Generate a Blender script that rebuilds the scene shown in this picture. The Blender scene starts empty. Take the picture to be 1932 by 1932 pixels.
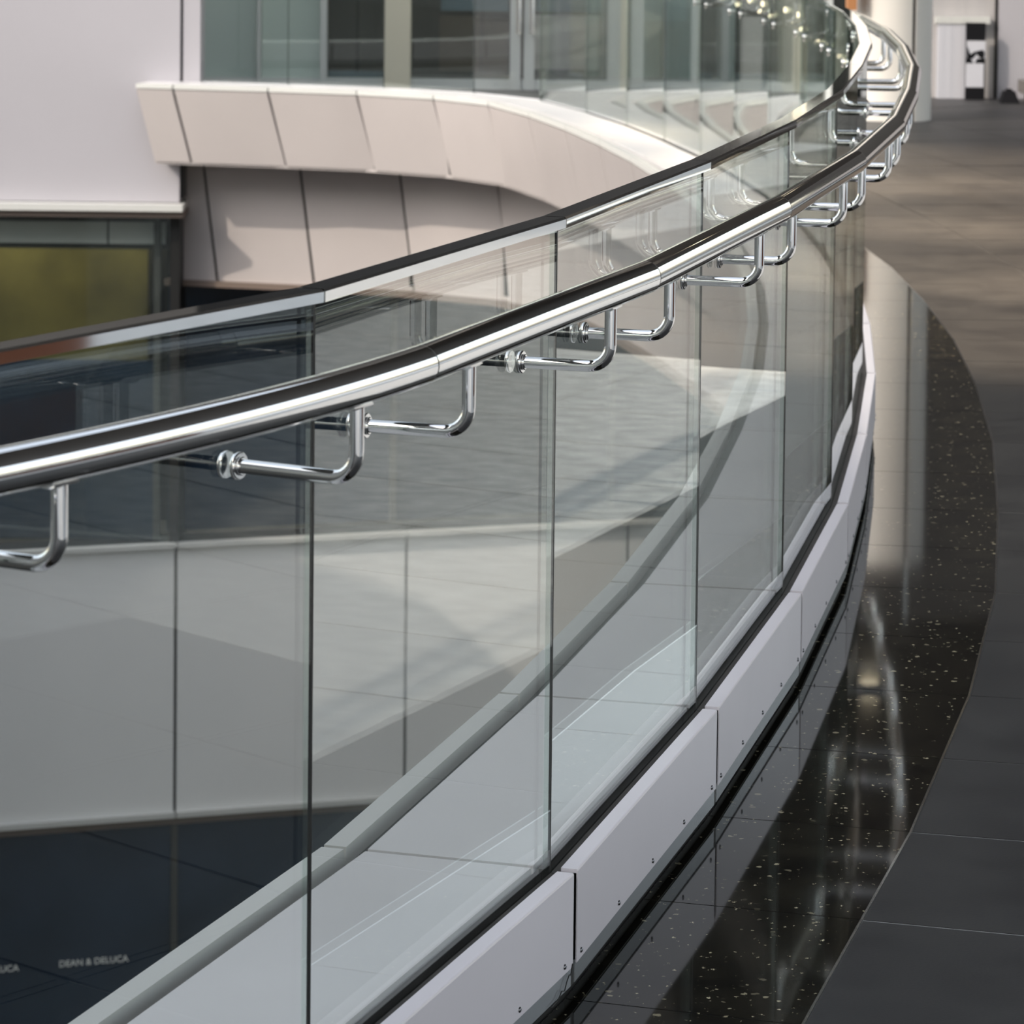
import bpy, math, random
import mathutils
from mathutils import Vector
random.seed(7)
C = bpy.context.scene.collection
SC = bpy.context.scene

# ------------------------------------------------------------------ camera
cam_d = bpy.data.cameras.new('camera')
cam = bpy.data.objects.new('camera', cam_d)
C.objects.link(cam)
cam.location = (0, 0, 1.7)
PITCH, ROLL = 0.0577873, 0.0105305
cam.rotation_euler = (mathutils.Matrix.Rotation(math.pi/2 - PITCH, 3, 'X') @ mathutils.Matrix.Rotation(ROLL, 3, 'Z')).to_euler()
cam_d.sensor_fit = 'HORIZONTAL'
cam_d.sensor_width = 36.0
cam_d.lens = 6500.0/1932*36.0
cam_d.shift_y = -(966-115)/1932.0
cam_d.clip_end = 500
cam_d.dof.use_dof = True
cam_d.dof.focus_distance = 5.6
cam_d.dof.aperture_fstop = 14.0
SC.camera = cam

# ------------------------------------------------------------------ world, sun, exposure
SUN_DIR = Vector((1.1, 0.8, -1.0)).normalized()      # direction the light travels
w = bpy.data.worlds.new('sky'); SC.world = w; w.use_nodes = True
nt = w.node_tree; nt.nodes.clear()
wo = nt.nodes.new('ShaderNodeOutputWorld'); wb = nt.nodes.new('ShaderNodeBackground'); sk = nt.nodes.new('ShaderNodeTexSky')
sk.sky_type = 'NISHITA'; sk.sun_disc = False
sk.sun_elevation = math.asin(-SUN_DIR.z); sk.sun_rotation = math.atan2(-SUN_DIR.x, -SUN_DIR.y)
sk.air_density = 1.6; sk.dust_density = 2.5; sk.ozone_density = 1.0
wb.inputs['Strength'].default_value = 0.34
hs = nt.nodes.new('ShaderNodeHueSaturation'); hs.inputs['Saturation'].default_value = 0.45
nt.links.new(sk.outputs[0], hs.inputs['Color']); nt.links.new(hs.outputs[0], wb.inputs[0]); nt.links.new(wb.outputs[0], wo.inputs[0])
sl = bpy.data.lights.new('sun', 'SUN'); sl.energy = 2.4; sl.color = (1.0, 0.885, 0.75); sl.angle = 0.012
so = bpy.data.objects.new('sun', sl); C.objects.link(so); so.location = (-20, -20, 30)
so.rotation_euler = SUN_DIR.to_track_quat('-Z', 'Y').to_euler()
SC.view_settings.view_transform = 'Standard'; SC.view_settings.look = 'None'
SC.view_settings.exposure = 0.0; SC.view_settings.gamma = 1.0
SC.view_settings.use_curve_mapping = False

# ------------------------------------------------------------------ materials
def newmat(name):
    m = bpy.data.materials.new(name); m.use_nodes = True
    nt = m.node_tree
    return m, nt, nt.nodes['Principled BSDF'], nt.nodes['Material Output']
def plain(name, col, rough=0.5, metal=0.0, noise=0.0, scale=6.0, bump=0.0, spec=0.5):
    m, nt, b, o = newmat(name)
    b.inputs['Base Color'].default_value = (*col, 1); b.inputs['Roughness'].default_value = rough
    b.inputs['Metallic'].default_value = metal; b.inputs['Specular IOR Level'].default_value = spec
    if noise or bump:
        tc = nt.nodes.new('ShaderNodeTexCoord'); n = nt.nodes.new('ShaderNodeTexNoise')
        n.inputs['Scale'].default_value = scale; n.inputs['Detail'].default_value = 6
        nt.links.new(tc.outputs['Object'], n.inputs['Vector'])
        if noise:
            r = nt.nodes.new('ShaderNodeValToRGB')
            r.color_ramp.elements[0].position = 0.3; r.color_ramp.elements[1].position = 0.7
            r.color_ramp.elements[0].color = (*[c*(1-noise) for c in col], 1)
            r.color_ramp.elements[1].color = (*[min(1, c*(1+noise)) for c in col], 1)
            nt.links.new(n.outputs['Fac'], r.inputs[0]); nt.links.new(r.outputs[0], b.inputs['Base Color'])
        if bump:
            bp = nt.nodes.new('ShaderNodeBump'); bp.inputs['Strength'].default_value = bump; bp.inputs['Distance'].default_value = 0.002
            nt.links.new(n.outputs['Fac'], bp.inputs['Height']); nt.links.new(bp.outputs[0], b.inputs['Normal'])
    return m
def glass(name, tint, r0=0.04):
    m = bpy.data.materials.new(name); m.use_nodes = True; nt = m.node_tree; nt.nodes.clear()
    o = nt.nodes.new('ShaderNodeOutputMaterial'); mix = nt.nodes.new('ShaderNodeMixShader')
    tr = nt.nodes.new('ShaderNodeBsdfTransparent'); tr.inputs[0].default_value = (*tint, 1)
    gl = nt.nodes.new('ShaderNodeBsdfGlossy'); gl.inputs['Roughness'].default_value = 0.0; gl.inputs[0].default_value = (.96, 1, .98, 1)
    g = nt.nodes.new('ShaderNodeNewGeometry'); dt = nt.nodes.new('ShaderNodeVectorMath'); dt.operation = 'DOT_PRODUCT'
    nt.links.new(g.outputs['Incoming'], dt.inputs[0]); nt.links.new(g.outputs['Normal'], dt.inputs[1])
    def M(op, a, b=None):
        n = nt.nodes.new('ShaderNodeMath'); n.operation = op
        for i, v in enumerate((a, b)):
            if v is None: continue
            if isinstance(v, (int, float)): n.inputs[i].default_value = v
            else: nt.links.new(v, n.inputs[i])
        return n.outputs[0]
    c = M('ABSOLUTE', dt.outputs['Value']); k = M('POWER', M('SUBTRACT', 1.0, c), 5.0)
    R = M('ADD', r0, M('MULTIPLY', k, 1-r0))
    nt.links.new(R, mix.inputs[0]); nt.links.new(tr.outputs[0], mix.inputs[1]); nt.links.new(gl.outputs[0], mix.inputs[2])
    nt.links.new(mix.outputs[0], o.inputs[0])
    return m
def granite():
    m, nt, b, o = newmat('polished_black_granite')
    b.inputs['Roughness'].default_value = 0.05; b.inputs['Specular IOR Level'].default_value = 0.4
    tc = nt.nodes.new('ShaderNodeTexCoord'); # a bright fleck where a cell's random value is high and the cell centre is near
    def M(op, a, b2):
        n = nt.nodes.new('ShaderNodeMath'); n.operation = op
        for i, q in enumerate((a, b2)):
            if isinstance(q, (int, float)): n.inputs[i].default_value = q
            else: nt.links.new(q, n.inputs[i])
        return n.outputs[0]
    def flecks(scale, cut, size):
        v = nt.nodes.new('ShaderNodeTexVoronoi'); v.inputs['Scale'].default_value = scale
        wv = nt.nodes.new('ShaderNodeTexNoise'); wv.inputs['Scale'].default_value = scale*2.2
        ad = nt.nodes.new('ShaderNodeMix'); ad.data_type = 'RGBA'; ad.inputs['Factor'].default_value = .012
        nt.links.new(tc.outputs['Object'], wv.inputs['Vector']); nt.links.new(tc.outputs['Object'], ad.inputs['A']); nt.links.new(wv.outputs['Color'], ad.inputs['B'])
        nt.links.new(ad.outputs['Result'], v.inputs['Vector'])
        sp = nt.nodes.new('ShaderNodeSeparateColor'); nt.links.new(v.outputs['Color'], sp.inputs[0])
        on = M('MULTIPLY', M('GREATER_THAN', sp.outputs[0], cut), M('LESS_THAN', v.outputs['Distance'], M('MULTIPLY', sp.outputs[1], size)))
        return M('MULTIPLY', on, M('POWER', sp.outputs[2], 1.6))
    fl = M('MAXIMUM', flecks(60, .86, .40), flecks(150, .90, .45))
    n = nt.nodes.new('ShaderNodeTexNoise'); n.inputs['Scale'].default_value = 9; n.inputs['Detail'].default_value = 8
    nt.links.new(tc.outputs['Object'], n.inputs['Vector'])
    r = nt.nodes.new('ShaderNodeValToRGB'); r.color_ramp.elements[0].color = (.003, .003, .003, 1); r.color_ramp.elements[1].color = (.020, .018, .013, 1)
    r.color_ramp.elements[0].position = .35; r.color_ramp.elements[1].position = .75
    nt.links.new(n.outputs['Fac'], r.inputs[0])
    mx = nt.nodes.new('ShaderNodeMix'); mx.data_type = 'RGBA'
    nt.links.new(fl, mx.inputs['Factor']); nt.links.new(r.outputs[0], mx.inputs['A']); mx.inputs['B'].default_value = (.85, .76, .52, 1)
    nt.links.new(mx.outputs['Result'], b.inputs['Base Color'])
    return m
def stone():
    m, nt, b, o = newmat('flamed_dark_stone')
    b.inputs['Specular IOR Level'].default_value = 0.4
    tc = nt.nodes.new('ShaderNodeTexCoord'); n = nt.nodes.new('ShaderNodeTexNoise'); n.inputs['Scale'].default_value = 3.0; n.inputs['Detail'].default_value = 9
    n.inputs['Roughness'].default_value = .7
    nt.links.new(tc.outputs['Object'], n.inputs['Vector'])
    r = nt.nodes.new('ShaderNodeValToRGB'); r.color_ramp.elements[0].position = .3; r.color_ramp.elements[1].position = .72
    r.color_ramp.elements[0].color = (.016, .0155, .0175, 1); r.color_ramp.elements[1].color = (.045, .0435, .043, 1)
    nt.links.new(n.outputs['Fac'], r.inputs[0]); nt.links.new(r.outputs[0], b.inputs['Base Color'])
    n2 = nt.nodes.new('ShaderNodeTexNoise'); n2.inputs['Scale'].default_value = 160; n2.inputs['Detail'].default_value = 4
    nt.links.new(tc.outputs['Object'], n2.inputs['Vector'])
    bp = nt.nodes.new('ShaderNodeBump'); bp.inputs['Strength'].default_value = .25; bp.inputs['Distance'].default_value = .001
    nt.links.new(n2.outputs['Fac'], bp.inputs['Height']); nt.links.new(bp.outputs[0], b.inputs['Normal'])
    rr = nt.nodes.new('ShaderNodeMapRange'); rr.inputs['To Min'].default_value = .38; rr.inputs['To Max'].default_value = .55
    nt.links.new(n.outputs['Fac'], rr.inputs[0]); nt.links.new(rr.outputs[0], b.inputs['Roughness'])
    return m
def emis(name, col, s):
    m, nt, b, o = newmat(name)
    b.inputs['Base Color'].default_value = (*col, 1); b.inputs['Emission Color'].default_value = (*col, 1); b.inputs['Emission Strength'].default_value = s
    return m
M = dict(
    kick=plain('kick_metal', (.50, .52, .55), .22, .55), rivet=plain('dark_rivet', (.25, .25, .27), .3, 1.0),
    chrome=plain('polished_steel', (.86, .85, .84), .045, 1.0),
    steel=plain('satin_steel', (.72, .72, .72), .14, 1.0),
    glass=glass('clear_glass', (.972, .986, .98)),
    farglass=glass('shop_glass', (.93, .955, .945), .06),
    edge=glass('glass_edge', (.90, .94, .92), .05),
    black=plain('black_gap', (.006, .006, .006), .5),
    rubber=plain('dark_channel', (.055, .05, .048), .55, 0, .25, 12),
    white=plain('lavender_white_paint', (.88, .83, .90), .26, 0, .03, 2),
    ledge=plain('pale_metal_ledge', (.64, .625, .63), .38, 0, .04, 3),
    fascia=plain('cream_fascia_paint', (.52, .475, .465), .40, .2, .04, 1.5),
    lip=plain('ledge_lip_metal', (.58, .58, .56), .4),
    gutter=plain('ledge_gutter', (.16, .16, .16), .5),
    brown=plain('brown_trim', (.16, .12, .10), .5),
    granite=granite(), stone=stone(), pale=plain('pale_plaza_granite', (.66, .66, .66), .5, 0, .22, 14, .15),
    far_facade=plain('dark_facade', (.028, .026, .025), .6),
    joint=plain('floor_joint', (.34, .34, .34), .8), darkjoint=plain('plaza_joint', (.10, .10, .10), .8),
    slab=plain('slab_concrete', (.10, .10, .10), .8),
    ceil=plain('dark_soffit', (.06, .055, .05), .6),
    wall=plain('white_wall_panel', (.405, .39, .42), .5, 0, .03, .8),
    band=plain('grey_white_cladding', (.80, .80, .80), .4, 0, .03, 1.0),
    grey=plain('grey_wall', (.42, .40, .40), .6, 0, .05, 2),
    frame=plain('pale_frame', (.42, .44, .44), .4),
    beige=plain('beige_pillar', (.52, .49, .40), .6),
    dark=plain('dark_interior', (.045, .045, .042), .6),
    partition=plain('pale_partition', (.66, .70, .67), .6),
    darkbrown=plain('brown_box', (.10, .08, .065), .7),
    blue=plain('blue_grey_panel', (.10, .14, .17), .5),
    olive=plain('olive_wall', (.115, .100, .030), .8, 0, .5, 1.6),
    navy=plain('dark_blue_glass', (.012, .024, .045), .12, 0, .4, 1.2),
    paper=plain('white_board', (.55, .55, .60), .5),
    bench=plain('bench_stone', (.12, .11, .105), .7),
    ink=plain('black_board', (.006, .006, .008), .8, spec=.2),
    column=plain('white_column_paint', (.74, .71, .67), .4, 0, .03, 2),
    wood=plain('orange_timber', (.45, .20, .08), .5),
    terracotta=plain('rust_planter', (.13, .042, .016), .7),
    leaf=plain('green_leaf', (.09, .20, .025), .5, 0, .4, 5),
    lamp_glow=emis('warm_glow', (1.0, .86, .60), 8.0),
    letter=plain('white_lettering', (.9, .9, .88), .6),
    cable=plain('black_cable', (.02, .02, .02), .6),
    blocker=plain('blocker_grey', (.30, .29, .28), .7),
)

# ------------------------------------------------------------------ mesh helpers
class MB:
    def __init__(s): s.v = []; s.f = []; s.m = []; s.sm = []
    def add(s, vs, fs, mi=0, smooth=False):
        n = len(s.v); s.v += [tuple(p) for p in vs]
        for f in fs: s.f.append([i+n for i in f]); s.m.append(mi); s.sm.append(smooth)
    def prism(s, a, b, mi=0, capmi=None):
        """two matching closed rings of points"""
        n = len(a)
        s.add(list(a)+list(b), [[i, (i+1) % n, n+(i+1) % n, n+i] for i in range(n)], mi)
        s.add(list(a), [list(range(n))[::-1]], mi if capmi is None else capmi)
        s.add(list(b), [list(range(n))], mi if capmi is None else capmi)
        return s
    def box(s, x0, x1, y0, y1, z0, z1, mi=0):
        a = [(x0, y0, z0), (x1, y0, z0), (x1, y1, z0), (x0, y1, z0)]
        return s.prism(a, [(p[0], p[1], z1) for p in a], mi)
    def obox(s, o, ux, uy, uz, hx, hy, hz, mi=0):
        o = Vector(o); ux, uy, uz = Vector(ux)*hx, Vector(uy)*hy, Vector(uz)*hz
        a = [o-ux-uy-uz, o+ux-uy-uz, o+ux+uy-uz, o-ux+uy-uz]
        return s.prism(a, [p+uz*2 for p in a], mi)
    def tube(s, pts, r, n=14, mi=0, cap=True):
        pts = [Vector(p) for p in pts]; rings = []
        up = None
        for i, p in enumerate(pts):
            t = (pts[min(i+1, len(pts)-1)]-pts[max(i-1, 0)]).normalized()
            if up is None:
                up = Vector((0, 0, 1)) if abs(t.z) < .9 else Vector((1, 0, 0))
            up = (up - t*up.dot(t)).normalized(); sd = t.cross(up)
            rr = r[i] if isinstance(r, (list, tuple)) else r
            rings.append([p + (up*math.cos(q)+sd*math.sin(q))*rr for q in [2*math.pi*j/n for j in range(n)]])
        vs = [q for rg in rings for q in rg]; fs = []
        for i in range(len(rings)-1):
            for j in range(n): fs.append([i*n+j, (i+1)*n+j, (i+1)*n+(j+1) % n, i*n+(j+1) % n])
        s.add(vs, fs, mi, True)
        if cap: s.add(rings[0], [list(range(n))], mi); s.add(rings[-1], [list(range(n))[::-1]], mi)
        return s
    def build(s, name, mats, parent=None):
        me = bpy.data.meshes.new(name); me.from_pydata(s.v, [], s.f)
        if not isinstance(mats, (list, tuple)): mats = [mats]
        for q in mats: me.materials.append(q)
        me.polygons.foreach_set('material_index', s.m); me.polygons.foreach_set('use_smooth', s.sm)
        import bmesh
        bm = bmesh.new(); bm.from_mesh(me); bmesh.ops.recalc_face_normals(bm, faces=bm.faces); bm.to_mesh(me); bm.free()
        me.update()
        o = bpy.data.objects.new(name, me); C.objects.link(o)
        if parent: o.parent = parent
        return o
def tag(o, label=None, cat=None, group=None, kind=None):
    if label: o['label'] = label
    if cat: o['category'] = cat
    if group: o['group'] = group
    if kind: o['kind'] = kind
    return o
def empty(name, label=None, cat=None, group=None, kind=None):
    o = bpy.data.objects.new(name, None); C.objects.link(o); o.empty_display_size = .1
    return tag(o, label, cat, group, kind)

# ------------------------------------------------------------------ plan of the curved balustrade (glass line, joints)
K0 = -6
J0 = Vector((-.244, 4.195))
back = []
p = J0.copy()
for h, L in ((30, .91), (40, 1.0), (48, 1.0), (54, 1.05), (58, 1.05), (60, 1.05)):
    p = p - Vector((math.sin(math.radians(h)), math.cos(math.radians(h))))*L; back.append(p.copy())
GL = back[::-1] + [J0] + [Vector(q) for q in (
    (.064, 5.080), (.335, 6.080), (.567, 7.070), (.759, 8.065), (.905, 9.060), (1.043, 10.157), (1.142, 11.27),
    (1.205, 12.34), (1.228, 13.42), (1.220, 14.50), (1.165, 15.57), (1.080, 16.62), (.970, 17.66), (.830, 18.70),
    (.660, 19.74), (.450, 20.78), (.180, 21.76), (-.25, 22.38), (-.85, 22.78), (-1.50, 23.02), (-2.16, 23.20), (-2.42, 23.27))]
NJ = len(GL)
KMAX = NJ-1+K0
def nrm(a, b): d = (b-a).normalized(); return Vector((d.y, -d.x))
NV = []
for i in range(NJ):
    if i == 0: n = nrm(GL[0], GL[1])
    elif i == NJ-1: n = nrm(GL[-2], GL[-1])
    else:
        a, b = nrm(GL[i-1], GL[i]), nrm(GL[i], GL[i+1]); n = (a+b).normalized(); n = n/max(.5, n.dot(a))
    NV.append(n)
def jp(k, d): i = k-K0; return GL[i]+NV[i]*d
def pp(k, t, d, z):
    q = jp(k, d).lerp(jp(k+1, d), t); return Vector((q.x, q.y, z))
def plen(k): return (jp(k+1, 0)-jp(k, 0)).length
def sweep(mb, k, prof, gap=.003, mi=0, capmi=None, t0=0., t1=1.):
    g = gap/plen(k)
    return mb.prism([pp(k, t0+g, d, z) for d, z in prof], [pp(k, t1-g, d, z) for d, z in prof], mi, capmi)
PAN = list(range(K0, KMAX))

# ------------------------------------------------------------------ floor: slab, paving stones, granite border
fl = MB()
for k in PAN:
    sweep(fl, k, [(.03, -.0012), (.915, -.0012), (.915, -.3), (.03, -.3)], 0, 0)
    sweep(fl, k, [(.915, -.0024), (34, -.0024), (34, -.3), (.915, -.3)], 0, 1)
floor = fl.build('floor', [M['joint'], M['darkjoint']])
tag(floor, 'dark grey stone walkway with pale joints beside the curved glass railing', 'floor', kind='structure')
BORD = .395
OFFS = [BORD-.001, .93, 1.85, 2.80, 3.75, 4.70, 5.65, 7.05, 8.9, 10.8, 12.7, 15, 18, 22, 27, 33.5]
rest = MB(); nst = 0
def inside(P): return P.y < 25.0 or P.x < -1e9
for ci in range(len(OFFS)-1):
    for k in PAN:
        for half in (0, 1):
            ta, tb = half*.5, half*.5+.5
            cen = pp(k, (ta+tb)/2, (OFFS[ci]+OFFS[ci+1])/2, 0)
            if cen.y > 26.5: continue
            g = (.0030 if ci == 0 else .0055)/plen(k)
            za = 0.0 + random.uniform(-.0003, .0005)
            a, b = OFFS[ci]+.003, OFFS[ci+1]-(.003 if ci == 0 else .005)
            ring = [pp(k, ta+g, a, za), pp(k, tb-g, a, za), pp(k, tb-g, b, za), pp(k, ta+g, b, za)]
            low = [Vector((q.x, q.y, -.0011 if ci == 0 else -.0023)) for q in ring]
            isp = (ci >= 1 and k <= 6 and (k >= 2 or ci >= 3)) or (ci >= 4 and k <= 14)
            stn = M['pale'] if isp else M['stone']
            if ci < 7 and -3 <= k <= 15 and nst < 290:
                MB().prism(low, ring).build('paving_stone', stn, floor); nst += 1
            else: rest.prism(low, ring, 1 if isp else 0)
tag(rest.build('paving_stones', [M['stone'], M['pale']], floor), kind='stuff')
border = MB()
for k in PAN: sweep(border, k, [(.031, -.0006), (BORD-.0035, -.0006), (BORD-.0035, -.0023), (.031, -.0023)], 0)
border = border.build('trim_1', M['joint'])
tag(border, 'polished black granite border strip with gold flecks along the railing base', 'floor border', kind='structure')
for k in PAN:
    for half in (0, 1):
        mb = MB(); sweep(mb, k, [(.033, .0006), (BORD-.0035, .0006), (BORD-.0035, -.0005), (.033, -.0005)], .0016, 0, None, half*.5, half*.5+.5)
        mb.build('granite_tile', M['granite'], border)
    mb = MB(); sweep(mb, k, [(BORD-.003, .0012), (BORD+.001, .0012), (BORD+.001, -.0022), (BORD-.003, -.0022)], 0)
    mb.build('edge_strip', M['steel'], border)

# ------------------------------------------------------------------ balcony edge on the void side
edge = empty('trim_2', 'pale metal balcony ledge and sloped fascia curving round behind the glass', 'balcony edge', kind='structure')
SL = .10
for k in PAN:
    mb = MB(); sweep(mb, k, [(-.022, .196), (-.285, .196), (-.285, .13), (-.022, .13)], .006); mb.build('ledge_panel', M['ledge'], edge)
    mb = MB(); sweep(mb, k, [(-.285, .165), (-.322, .165), (-.322, .13), (-.285, .13)], 0); mb.build('gutter', M['gutter'], edge)
    mb = MB(); sweep(mb, k, [(-.320, .196), (-.356, .196), (-.356, .166), (-.320, .166)], .006); mb.build('ledge_lip', M['lip'], edge)
    g = .009/plen(k); s = SL/plen(k)
    def fp(t, d, z, sh): return pp(k, t-sh, d, z)
    top, bot = (-.354, .160), (-.262, -.33)
    a = [fp(g, top[0], top[1], 0), fp(1-g, top[0], top[1], 0), fp(1-g, bot[0], bot[1], s), fp(g, bot[0], bot[1], s)]
    b = [fp(g, top[0]+.02, top[1], 0), fp(1-g, top[0]+.02, top[1], 0), fp(1-g, bot[0]+.02, bot[1], s), fp(g, bot[0]+.02, bot[1], s)]
    MB().prism(a, b).build('fascia_panel', M['fascia'], edge)
    te = .45 if k == KMAX-1 else 1.
    mb = MB(); sweep(mb, k, [(-.330, .13), (-.245, -.325), (.03, -.325), (.03, .13)], 0, 0, None, 0., te); mb.build('fascia_core', M['black'], edge)
    mb = MB(); sweep(mb, k, [(-.25, -.33), (.24, -.33), (.24, -.345), (-.25, -.345)], .002, 0, None, 0., 1. if te == 1 else .6); mb.build('soffit_panel', M['fascia'], edge)
    a = [fp(g, .22, -.345, 0), fp(1-g, .22, -.345, 0), fp(1-g, .25, -1.18, s), fp(g, .25, -1.18, s)]
    b = [fp(g, .245, -.345, 0), fp(1-g, .245, -.345, 0), fp(1-g, .275, -1.18, s), fp(g, .275, -1.18, s)]
    MB().prism(a, b).build('under_panel', M['fascia'], edge)
    mb = MB(); sweep(mb, k, [(.235, -.345), (.5, -.345), (.5, -1.15), (.265, -1.15)], 0); mb.build('under_core', M['black'], edge)
    mb = MB(); sweep(mb, k, [(.20, -1.18), (.5, -1.18), (.5, -1.22), (.20, -1.22)], 0); mb.build('under_trim', M['brown'], edge)

# ------------------------------------------------------------------ glass balustrade
bal = empty('glass_balustrade', 'curved frameless glass balustrade with polished steel cap and white metal base', 'balustrade')
bal.location = (0, 0, 0)
CH = .003
for k in PAN:
    mb = MB(); sweep(mb, k, [(.006, .10), (.006, 1.168), (-.006, 1.168), (-.006, .10)], .002, 0, 1)
    mb.build('glass_panel', [M['glass'], M['edge']], bal)
    if k < KMAX-1:
        d2 = (jp(k+1, 0)-jp(k, 0)).normalized(); q = jp(k+1, 0); n2 = NV[k+1-K0].normalized()
        MB().obox((q.x+n2.x*.0045, q.y+n2.y*.0045, .655), (d2.x, d2.y, 0), (d2.y, -d2.x, 0), (0, 0, 1), .0024, .0016, .51).build('joint_seal', M['black'], bal)
    z1, z0, h = 1.176, 1.160, .020
    mb = MB(); sweep(mb, k, [(h, z0), (h, z1-CH), (h-CH, z1), (-h+CH, z1), (-h, z1-CH), (-h, z0), (-h+.002, z0), (-h+.002, z1-.003), (h-.002, z1-.003), (h-.002, z0)], .002)
    mb.build('cap_rail', M['chrome'], bal)
    mb = MB(); sweep(mb, k, [(.0205, .03), (.0205, .186), (.0075, .190), (.0075, .03)], .001)
    sweep(mb, k, [(-.0205, .03), (-.0075, .03), (-.0075, .190), (-.0205, .186)], .001)
    mb.build('glazing_channel', M['rubber'], bal)
    mb = MB(); sweep(mb, k, [(.0205, .196), (.0435, .196), (.0455, .1954), (.0465, .193), (.0465, .054), (.0445, .054), (.0445, .19), (.0205, .19)], .010)
    cl = mb.build('base_cladding', M['white'], bal)
    mb = MB(); sweep(mb, k, [(.0435, .058), (.0435, .024), (.0415, .024), (.0415, .058)], .010); mb.build('kick_strip', M['kick'], bal)
    mb = MB(); sweep(mb, k, [(.0415, .19), (.0415, .022), (.030, .020), (.030, -.005), (.0205, -.005), (.0205, .19)], 0); mb.build('base_core', M['black'], bal)
    L = plen(k); d2 = (jp(k+1, 0)-jp(k, 0)).normalized(); nn = Vector((d2.y, -d2.x, 0))
    for t in (.035/L, .27, .5, .73, 1-.05/L):
        c = pp(k, t, .0465, .066)
        mb = MB(); mb.tube([c-nn*.001, c+nn*.0015, c+nn*.0028], [.0042, .0042, .0022], 8); mb.build('rivet', M['rivet'], cl)

# ------------------------------------------------------------------ handrail with cranked brackets
rail = empty('handrail', 'polished round steel handrail on cranked brackets along the glass', 'handrail')
RD, RZ, AZ, RR = .141, 1.092, .982, .0245
HEAD = []
for i in range(NJ):
    a = (GL[i]-GL[max(i-1, 0)]) if i else (GL[1]-GL[0]); b = (GL[min(i+1, NJ-1)]-GL[i]) if i < NJ-1 else a
    tdir = (a.normalized()+b.normalized()).normalized()
    if i+K0 == 0: tdir = Vector((math.sin(math.radians(21)), math.cos(math.radians(21))))
    HEAD.append(tdir)
def rdist(k): return .176 if k <= -1 else (.150 if k == 0 else RD)
def railpt(k, t, z=RZ):
    i = k-K0; A, B = jp(k, rdist(k)), jp(k+1, rdist(k+1)); L = (B-A).length; ta, tb = HEAD[i]*L, HEAD[i+1]*L
    h00, h10, h01, h11 = 2*t**3-3*t*t+1, t**3-2*t*t+t, -2*t**3+3*t*t, t**3-t*t
    q = A*h00+ta*h10+B*h01+tb*h11 if k < 0 else A.lerp(B, t)
    return Vector((q.x, q.y, z))
for k in PAN:
    g = .0012/plen(k)
    MB().tube([railpt(k, g+(1-2*g)*j/12) for j in range(13)], RR, 40).build('rail_tube', M['chrome'], rail)
    MB().tube([railpt(k, 1-3*g), railpt(k, 1)] if k == KMAX-1 else [railpt(k, 1-3*g), railpt(k, 1), railpt(k+1, 3*g)], RR*.975, 24).build('rail_joint', M['black'], rail)
    L = plen(k)
    for t in (.165/L, 1-.165/L):
        if k == K0: pass
        A = pp(k, t, .006, AZ)
        d2 = (jp(k+1, 0)-jp(k, 0)).normalized(); n3 = Vector((d2.y, -d2.x, 0)); t3 = Vector((d2.x, d2.y, 0))
        # foot of the rail opposite this bracket
        best = min((railpt(k, j/60) for j in range(61)), key=lambda q: abs((q-A).dot(t3)))
        reach = (best-A).dot(n3)
        br, Rb = .0088, .032
        pts = [A, A+n3*(reach-Rb)]
        for j in range(1, 9):
            q = math.pi/2*j/8
            pts.append(A+n3*(reach-Rb+Rb*math.sin(q))+Vector((0, 0, Rb*(1-math.cos(q)))))
        pts.append(A+n3*reach+Vector((0, 0, RZ-RR-AZ+.002)))
        b = MB().tube(pts, br, 18).build('bracket', M['chrome'], rail)
        def disc(s, e, r, nm):
            ch = .0012
            MB().tube([A+n3*s, A+n3*(s+ch*.5), A+n3*(e-ch), A+n3*e], [r-ch, r, r, r-ch], 28).build(nm, M['chrome'], b)
        disc(.0, .006, .0165, 'clamp_disc'); disc(.006, .0095, .0115, 'clamp_collar'); disc(-.018, -.012, .0165, 'clamp_disc')
        top = A+n3*reach+Vector((0, 0, RZ-RR-AZ))
        mb = MB()
        rows = []
        for u in (-1, 1):
            rows.append([top+t3*(u*.021)+n3*x+Vector((0, 0, z)) for x, z in ((-.011, .0005), (-.006, -.0028), (.006, -.0028), (.011, .0005), (.006, .004), (-.006, .004))])
        mb.prism(rows[0], rows[1]); mb.build('saddle_plate', M['chrome'], b)

# ------------------------------------------------------------------ far facade: left wall, olive window, lower cladding
wl = MB(); wl.box(-9.0, -2.235, 23.16, 23.5, -.62, 2.1); wl = wl.build('wall_left', M['wall'])
tag(wl, 'large smooth lavender white wall at the left', 'wall', kind='structure')
mb = MB(); mb.box(-9.0, -2.20, 23.02, 23.5, -.67, -.625); sill = mb.build('sill', M['lip'], wl)
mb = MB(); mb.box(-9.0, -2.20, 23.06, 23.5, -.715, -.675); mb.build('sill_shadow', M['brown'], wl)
mb = MB(); mb.box(-9.0, -2.10, 23.0, 23.5, 2.1, 9.0); mb.build('upper_glazing', M['far_facade'], wl)
mb = MB(); mb.box(-2.235, -2.215, 23.20, 23.5, -.6, 2.1); mb.build('wall_joint', M['black'], wl)
mb = MB(); mb.box(-2.215, -2.10, 23.17, 23.5, -.0, 2.1); mb.build('wall_return', M['wall'], wl)

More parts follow.
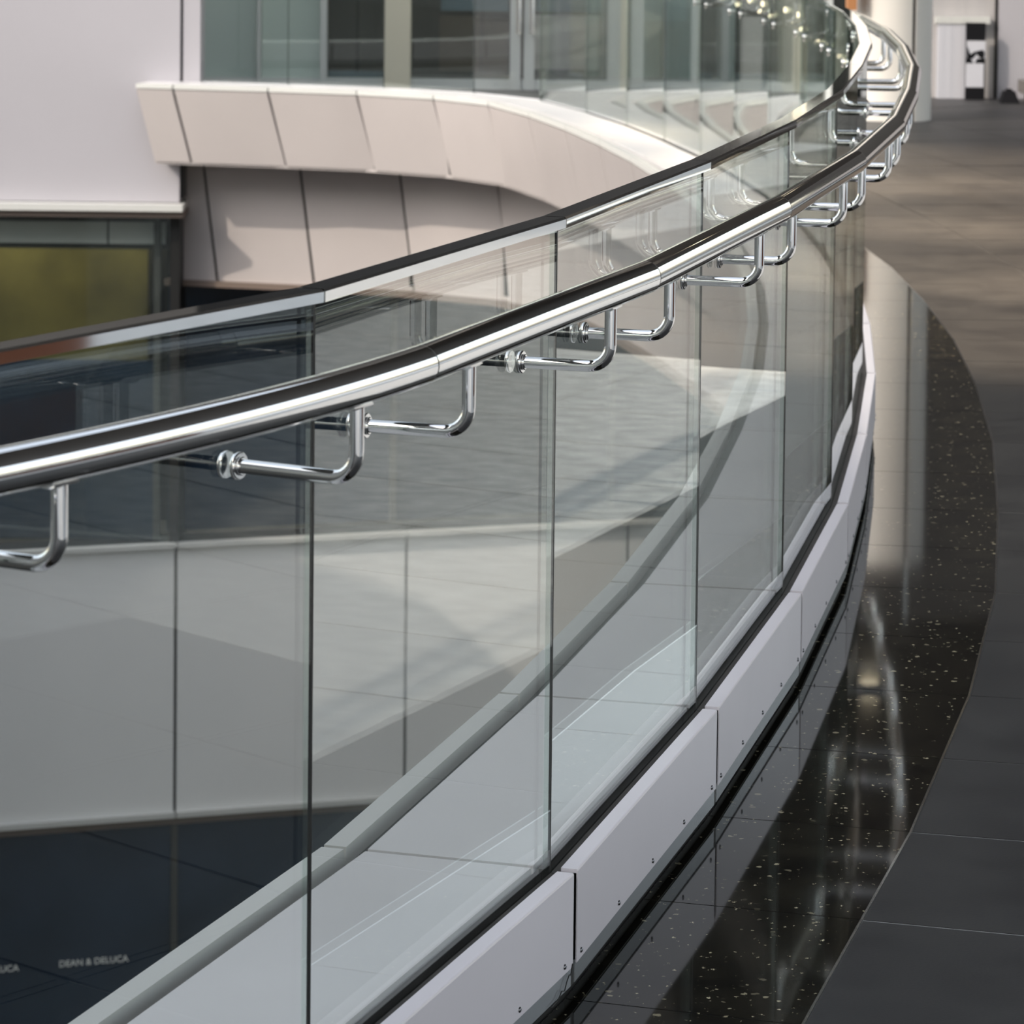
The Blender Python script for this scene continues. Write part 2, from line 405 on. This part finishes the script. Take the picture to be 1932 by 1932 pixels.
win = empty('window_1', 'dark framed window with olive green interior under the left wall', 'window', kind='structure')
MB().box(-9, -2.30, 24.3, 24.4, -3.0, -.72).build('olive_backing', M['olive'], win)
MB().box(-9, -2.30, 23.5, 24.6, -.80, -.72).build('window_head', M['black'], win)
MB().box(-9, -2.33, 23.42, 23.46, -.97, -.72).build('transom_beam', M['dark'], win)
for i, (x0, x1) in enumerate(((-9, -3.6), (-3.585, -2.75), (-2.735, -2.35))):
    MB().box(x0, x1, 23.38, 23.41, -.93, -.78).build('reflected_band', M['lip'], win)  # pale boxes stand in for the reflection across the window top
MB().box(-9, -2.42, 23.30, 23.36, -2.95, -1.72).build('spandrel', M['navy'], win)
MB().box(-2.30, -2.235, 23.2, 24.7, -3.0, -.72).build('window_jamb', M['black'], win)
MB().box(-2.42, -2.375, 23.3, 23.36, -3.0, -.72).build('mullion', M['dark'], win)
MB().box(-9, -2.30, 23.24, 23.25, -2.95, -.72).build('pane', M['farglass'], win)

al = bpy.data.lights.new('olive_fill', 'AREA'); al.shape = 'RECTANGLE'; al.size = 3.0; al.size_y = .3; al.energy = 22; al.color = (1, .93, .72)  # unseen fill light added to brighten the olive backing
ao = bpy.data.objects.new('olive_fill', al); C.objects.link(ao); ao.parent = win; ao.location = (-3.6, 23.75, -.82); ao.rotation_euler = (math.radians(35), 0, 0)
# lower facade turned towards the right
A0 = Vector((-2.25, 23.2)); dv = Vector((math.cos(math.radians(17.5)), math.sin(math.radians(17.5)))); nv = Vector((dv.y, -dv.x))
def lw(s, o, z): q = A0+dv*s+nv*o; return Vector((q.x, q.y, z))
def lbox(s0, s1, o0, o1, z0, z1):
    a = [lw(s0, o0, z0), lw(s1, o0, z0), lw(s1, o1, z0), lw(s0, o1, z0)]
    return MB().prism(a, [Vector((q.x, q.y, z1)) for q in a])
low = empty('wall_lower', 'grey white cladding band of the lower storey with bright metal edges', 'wall', kind='structure')
S = [-7.2, -5.6, -3.97, -2.34, -.71+.71, 1.63, 3.26, 4.89, 6.5]
for a, b in zip(S, S[1:]):
    lbox(a+.012, b-.012, -.02, 0, -4.80, -2.98).build('cladding_panel', M['band'], low)
    lbox(a+.006, b-.006, -.02, .05, -4.835, -4.80).build('bottom_edge', M['lip'], low)
    lbox(a+.006, b-.006, -.02, .05, -2.975, -2.945).build('top_edge', M['lip'], low)
lbox(S[0], S[-1], -.3, -.021, -4.83, -2.95).build('cladding_core', M['black'], low)
lbox(S[0], S[-1], -.35, -.03, -4.90, -4.835).build('shadow_gap', M['brown'], low)

lg = empty('window_2', 'dark blue lower shop window with white lettering', 'window', kind='structure')
for a, b in zip(S, S[1:]):
    lbox(a+.02, b-.02, -.06, -.04, -7.0, -4.90).build('pane', M['navy'], lg)
    lbox(b-.02, b+.02, -.09, .0, -7.0, -4.90).build('mullion', M['dark'], lg)
def lettering(txt, s, z, size):
    cu = bpy.data.curves.new('lettering', 'FONT'); cu.body = txt; cu.size = size; cu.align_x = 'CENTER'; cu.extrude = .002
    t = bpy.data.objects.new('tmp', cu); C.objects.link(t)
    dg = bpy.context.evaluated_depsgraph_get()
    me = bpy.data.meshes.new_from_object(t.evaluated_get(dg)); bpy.data.objects.remove(t)
    me.materials.clear(); me.materials.append(M['letter'])
    o = bpy.data.objects.new('lettering', me); C.objects.link(o); o.parent = lg
    o.location = lw(s, -.030, z); o.rotation_euler = (math.pi/2, 0, math.radians(17.5))
for s in (-.55, -1.30, -2.05): lettering('DEAN & DELUCA', s, -5.825, .062)

# mid storey behind the lower band: dark glazing
mid = empty('window_3', 'dark glazing of the middle storey below the curved fascia', 'window', kind='structure')
for a, b in zip(S[4:], S[5:]):
    lbox(a+.02, b-.02, -.42, -.40, -2.945, -1.15).build('pane', M['navy'], mid)
    lbox(b-.02, b+.02, -.46, -.36, -2.945, -1.15).build('mullion', M['dark'], mid)
lbox(-.02, S[-1], -.9, -.8, -2.945, -.3).build('back_wall', M['black'], mid)

lf = MB().box(-30, 20, -30, 40, -7.3, -7.0).build('floor_lower', M['slab'])
tag(lf, 'dark floor of the lower storey far below the railing', 'floor', kind='structure')

# ------------------------------------------------------------------ far shopfronts behind the curve
YF = 25.7
def fx(px): return (px-968)*YF/6500.0
wf = empty('wall_far', 'row of glazed shopfronts with pale frames behind the far railing', 'shopfront', kind='structure')
MB().box(-2.6, 3.0, YF+1.6, YF+1.7, 0, 4).build('interior_wall', M['dark'], wf)
MB().box(-2.6, 3.0, YF-.05, YF+1.7, 2.6, 12).build('upper_wall', M['far_facade'], wf)
MB().box(-2.6, 3.0, YF-.02, YF+.12, 0, .07).build('bottom_rail', M['frame'], wf)
def post(a, b, m, y0=-.04, y1=.14, name='post', z1=2.6): MB().box(fx(a), fx(b), YF+y0, YF+y1, .0, z1).build(name, M[m], wf)
post(345, 372, 'wall'); post(487, 493, 'frame'); post(606, 618, 'frame'); post(728, 776, 'beige', -.1, .2, 'pillar')
post(964, 984, 'frame', name='door_stile'); post(990, 1010, 'frame', name='door_stile')
post(1148, 1172, 'frame'); post(1172, 1188, 'beige', -.06); post(1192, 1216, 'frame'); post(1306, 1318, 'frame'); post(1400, 1440, 'frame')
post(1500, 1524, 'beige'); post(1560, 1572, 'frame')
def inner(a, b, m, z0, z1, y, name): MB().box(fx(a), fx(b), YF+y, YF+y+.1, z0, z1).build(name, M[m], wf)
inner(375, 486, 'partition', 0, 2.6, .06, 'pale_partition'); inner(494, 605, 'partition', 0, 2.6, .06, 'pale_partition')
inner(612, 726, 'blue', .0, .10, .3, 'threshold'); inner(668, 674, 'black', 0, 2.6, .35, 'mullion')
inner(828, 906, 'darkbrown', .1, .52, .5, 'display_box'); inner(830, 960, 'blue', .56, .80, .55, 'shelf_panel')
inner(908, 960, 'darkbrown', .1, .50, .6, 'display_box'); inner(1012, 1140, 'grey', .08, .50, 1.2, 'display_box'); inner(1014, 1140, 'blue', .56, .72, .6, 'shelf_panel')
inner(1216, 1304, 'blue', .5, .8, .6, 'shelf_panel'); inner(1230, 1290, 'darkbrown', .05, .45, .6, 'display_box')
inner(1440, 1500, 'grey', 0, 2.6, .8, 'pale_partition'); inner(1330, 1395, 'grey', 0, 2.6, 1.0, 'pale_partition')
for a, b in ((375, 486), (494, 605), (620, 727), (777, 963), (1011, 1147), (1217, 1305), (1319, 1399), (1441, 1499), (1525, 1559), (1573, 1640)):
    MB().box(fx(a), fx(b), YF+.02, YF+.03, .07, 2.6).build('pane', M['farglass'], wf)
for px in (980, 1005):
    x = fx(px); mb = MB(); mb.tube([(x, YF-.10, .42), (x, YF-.10, 1.4)], .022, 14); mb.tube([(x, YF-.1, .5), (x, YF-.03, .5)], .010, 8)
    mb.build('door_handle', M['chrome'], wf)

al = bpy.data.lights.new('shopfront_fill', 'AREA'); al.shape = 'RECTANGLE'; al.size = 4.6; al.size_y = .4; al.energy = 55; al.color = (1, .93, .82)  # added fill light, brightens the pale shopfront partitions
ao = bpy.data.objects.new('shopfront_fill', al); C.objects.link(ao); ao.parent = wf; ao.location = (.1, YF-.5, 2.58); ao.rotation_euler = (math.radians(20), 0, 0)
# right end wall, door, sign, bin and bench
wr = MB(); wr.box(3.0, 8.6, 25.3, 25.5, -.0, 1.15); wr = wr.build('wall_right', M['grey'])
tag(wr, 'grey white end wall behind the column at the right', 'wall', kind='structure')
MB().box(3.0, 8.6, 25.28, 25.6, 1.15, 12).build('upper_glazing', M['far_facade'], wr)
MB().box(3.545, 3.565, 25.285, 25.31, .0, 1.15).build('wall_joint', M['black'], wr)
MB().box(3.57, 3.78, 25.26, 25.30, .0, 1.14).build('wall_panel', M['wall'], wr)
MB().box(3.79, 4.6, 25.26, 25.30, .0, 1.14).build('wall_panel', M['wall'], wr)
dr = MB().box(3.12, 3.345, 25.22, 25.29, .0, .55).build('door_1', M['paper']); tag(dr, 'low white panel door leaning beside the black and white sign', 'panel', kind='structure')
MB().box(3.10, 3.50, 25.21, 25.29, .55, .60).build('door_head', M['lip'], dr)
sg = empty('sign_stand', 'narrow black and white sign stand by the end wall', 'sign stand')
x0, x1 = 3.315, 3.455
MB().box(x0, x1, 25.12, 25.16, .0, .56).build('board', M['ink'], sg)
MB().box(x0+.003, x1, 25.115, 25.12, .30, .43).build('upper_square', M['paper'], sg)
mb = MB(); mb.prism([(x0+.035, 25.1145, .30), (x0+.06, 25.1145, .26), (x0+.085, 25.1145, .31)], [(x0+.035, 25.119, .30), (x0+.06, 25.119, .26), (x0+.085, 25.119, .31)]); mb.build('pointer_mark', M['paper'], sg)
mb = MB(); pts = [(x0+.005, .395), (x0+.03, .33), (x0+.06, .35), (x0+.12, .365), (x0+.135, .345), (x0+.13, .30), (x0+.10, .305), (x0+.075, .335), (x0+.05, .30), (x0+.005, .30)]
mb.prism([(a, 25.1125, b) for a, b in pts], [(a, 25.1144, b) for a, b in pts]); mb.build('dark_mark', M['ink'], sg)
MB().box(x0, x1-.01, 25.115, 25.12, .09, .265).build('lower_square', M['paper'], sg)
bn = MB(); bn.prism([(3.52, 24.75, 0), (3.66, 24.75, 0), (3.66, 24.9, 0), (3.52, 24.9, 0)], [(3.55, 24.78, .085), (3.63, 24.78, .085), (3.63, 24.88, .085), (3.55, 24.88, .085)])
bn.box(3.57, 3.61, 24.8, 24.86, .085, .10)
tag(bn.build('bag', M['ink']), 'small black bag standing at the end of the grey bench', 'bag')
be = empty('bench', 'low grey stone bench along the end wall', 'bench')
MB().box(3.68, 5.4, 24.62, 25.0, .07, .16).build('seat', M['bench'], be); MB().box(3.72, 5.36, 24.67, 24.95, 0, .07).build('plinth', M['darkbrown'], be)

# column
co = empty('column', 'round white clad column with a dark vertical seam at the walkway end', 'column', kind=None)
CX, CY, CR = 2.545, 23.1, .272
def arc(a0, a1, r, n): return [(CX+r*math.cos(math.radians(a0+(a1-a0)*i/n)), CY+r*math.sin(math.radians(a0+(a1-a0)*i/n))) for i in range(n+1)]
def shell(a0, a1):
    mb = MB(); o = arc(a0, a1, CR, 40); 
    vs = [(x, y, 0.0) for x, y in o]+[(x, y, 2.98) for x, y in o]; n = len(o)
    mb.add(vs, [[i, i+1, n+i+1, n+i] for i in range(n-1)], 0, True)
    i_ = arc(a0, a1, CR-.012, 40); mb.add([(x, y, 0.0) for x, y in i_]+[(x, y, 2.98) for x, y in i_], [[i, i+1, n+i+1, n+i] for i in range(n-1)], 0, True)
    for j in (0, n-1): mb.add([(*o[j], 0), (*i_[j], 0), (*i_[j], 2.98), (*o[j], 2.98)], [[0, 1, 2, 3]])
    return mb
shell(-59.5, 118.0).build('cladding_shell', M['column'], co); shell(121.0, 294.5).build('cladding_shell', M['column'], co)
mb = MB(); mb.tube([(CX, CY, 0), (CX, CY, 2.98)], CR-.05, 40); mb.build('core', M['black'], co)
MB().box(2.155+.065, 2.155+.125, 22.80, 22.95, .74, 1.3).build('timber_plaque', M['wood'], co)

# ------------------------------------------------------------------ soffit over the walkway
ce = MB()
for k in range(8, 16): sweep(ce, k, [(-.05, 3.0), (3.4, 3.0), (3.4, 3.4), (-.05, 3.4)], 0)
for k in range(K0, 16): sweep(ce, k, [(.3, 4.9), (8.5, 4.9), (8.5, 5.3), (.3, 5.3)], 0)
ce = ce.build('ceiling', M['ceil']); tag(ce, 'dark soffit above the walkway following the curve', 'ceiling', kind='structure')

# ------------------------------------------------------------------ glowing beads standing in for downlights mirrored in the glass
st = empty('reflected_lamps', 'small glowing beads standing in for lamp reflections by the far shopfront', 'lamp reflections')
BP = [(1362, 0), (1393, 8), (1416, 0), (1441, 7), (1435, 20), (1456, 29), (1484, 19), (1508, 28), (1495, 44), (1515, 55), (1546, 75), (1562, 86), (1587, 106), (1597, 116)]
prev = None; cb = MB()
for px, py in BP:
    Y = 24.5; P = Vector(((px-969)*Y/6500, Y, 1.7-(py+261+(969-px)*.0105)*Y/6500))
    cb.tube([P+Vector((0, 0, .02)), P+Vector((0, 0, 3.0-P.z))], .002, 6)
    mb = MB(); mb.tube([P+Vector((0, 0, z)) for z in (-.018, -.012, 0, .012, .022)], [.003, .010, .012, .009, .004], 12); mb.build('lamp_glow', M['lamp_glow'], st)
cb.build('cable', M['cable'], st)  # invented cords above the reflection beads

# ------------------------------------------------------------------ planter seen in reflections, and unseen blocks added against the sun
pl = empty('planter', 'long rust coloured planter on the plaza', 'planter')
pl.location = (0, 0, 0)
MB().box(5.0, 5.6, 3.0, 6.1, .004, .5).build('trough', M['terracotta'], pl)
mb = MB()
for i in range(500):
    c = Vector((random.uniform(5.05, 5.55), random.uniform(3.05, 6.05), random.uniform(.51, .85)))
    a = Vector((random.uniform(-1, 1), random.uniform(-1, 1), random.uniform(-.3, 1))).normalized()*.09; b = a.cross(Vector((.3, .5, .8))).normalized()*.03
    mb.add([c-a, c+b, c+a, c-b], [[0, 1, 2, 3]])
lf2 = mb.build('foliage', M['leaf'], pl); tag(lf2, kind='stuff')
tw = MB().box(-32, -7, -32, 5.9, -7, 7.4).build('sun_blocker', M['blocker'])  # out of view, placed to block sun from the near floor
tag(tw, 'unseen tall block added to keep the sun off the near walkway', 'sun_blocker')

wg = MB().box(-30, -5.0, 6.0, 20.5, -7, .6).build('sun_blocker', M['blocker'])  # out of view, placed to cast shade on the lower cladding
tag(wg, 'unseen low block added to shade the lower cladding band', 'sun_blocker')

# ------------------------------------------------------------------ downlights in the soffit
for k in range(8, 16, 2):
    P = pp(k, .5, 1.35, 3.0)
    which = {8: 'nearest the camera', 10: 'second from the camera', 12: 'third from the camera', 14: 'nearest the white column'}[k]
    dl = empty('downlight', 'small round warm soffit downlight ' + which, 'ceiling light', 'downlights in the soffit')
    dl.location = P
    MB().tube([(0, 0, -.012), (0, 0, .002)], .075, 20).build('trim_ring', M['steel'], dl)
    MB().tube([(0, 0, -.016), (0, 0, -.011)], .055, 20).build('lens', M['lamp_glow'], dl)
    ld = bpy.data.lights.new('downlight_lamp', 'SPOT'); ld.energy = 900; ld.color = (1, .78, .55); ld.spot_size = math.radians(70); ld.spot_blend = .6; ld.shadow_soft_size = .05
    lo = bpy.data.objects.new('downlight_lamp', ld); C.objects.link(lo); lo.parent = dl; lo.location = (0, 0, -.03)


# loose black wire hanging on the kick strip of one base panel
wp = [(.985, .060), (.975, .045), (.968, .048), (.955, .040), (.945, .030), (.930, .034), (.915, .026), (.880, .024)]
wire = MB().tube([pp(0, t, .0475, z) for t, z in wp], .0009, 6)
tag(wire.build('loose_wire', M['cable']), 'thin black wire dangling at the foot of the white base panel', 'wire')
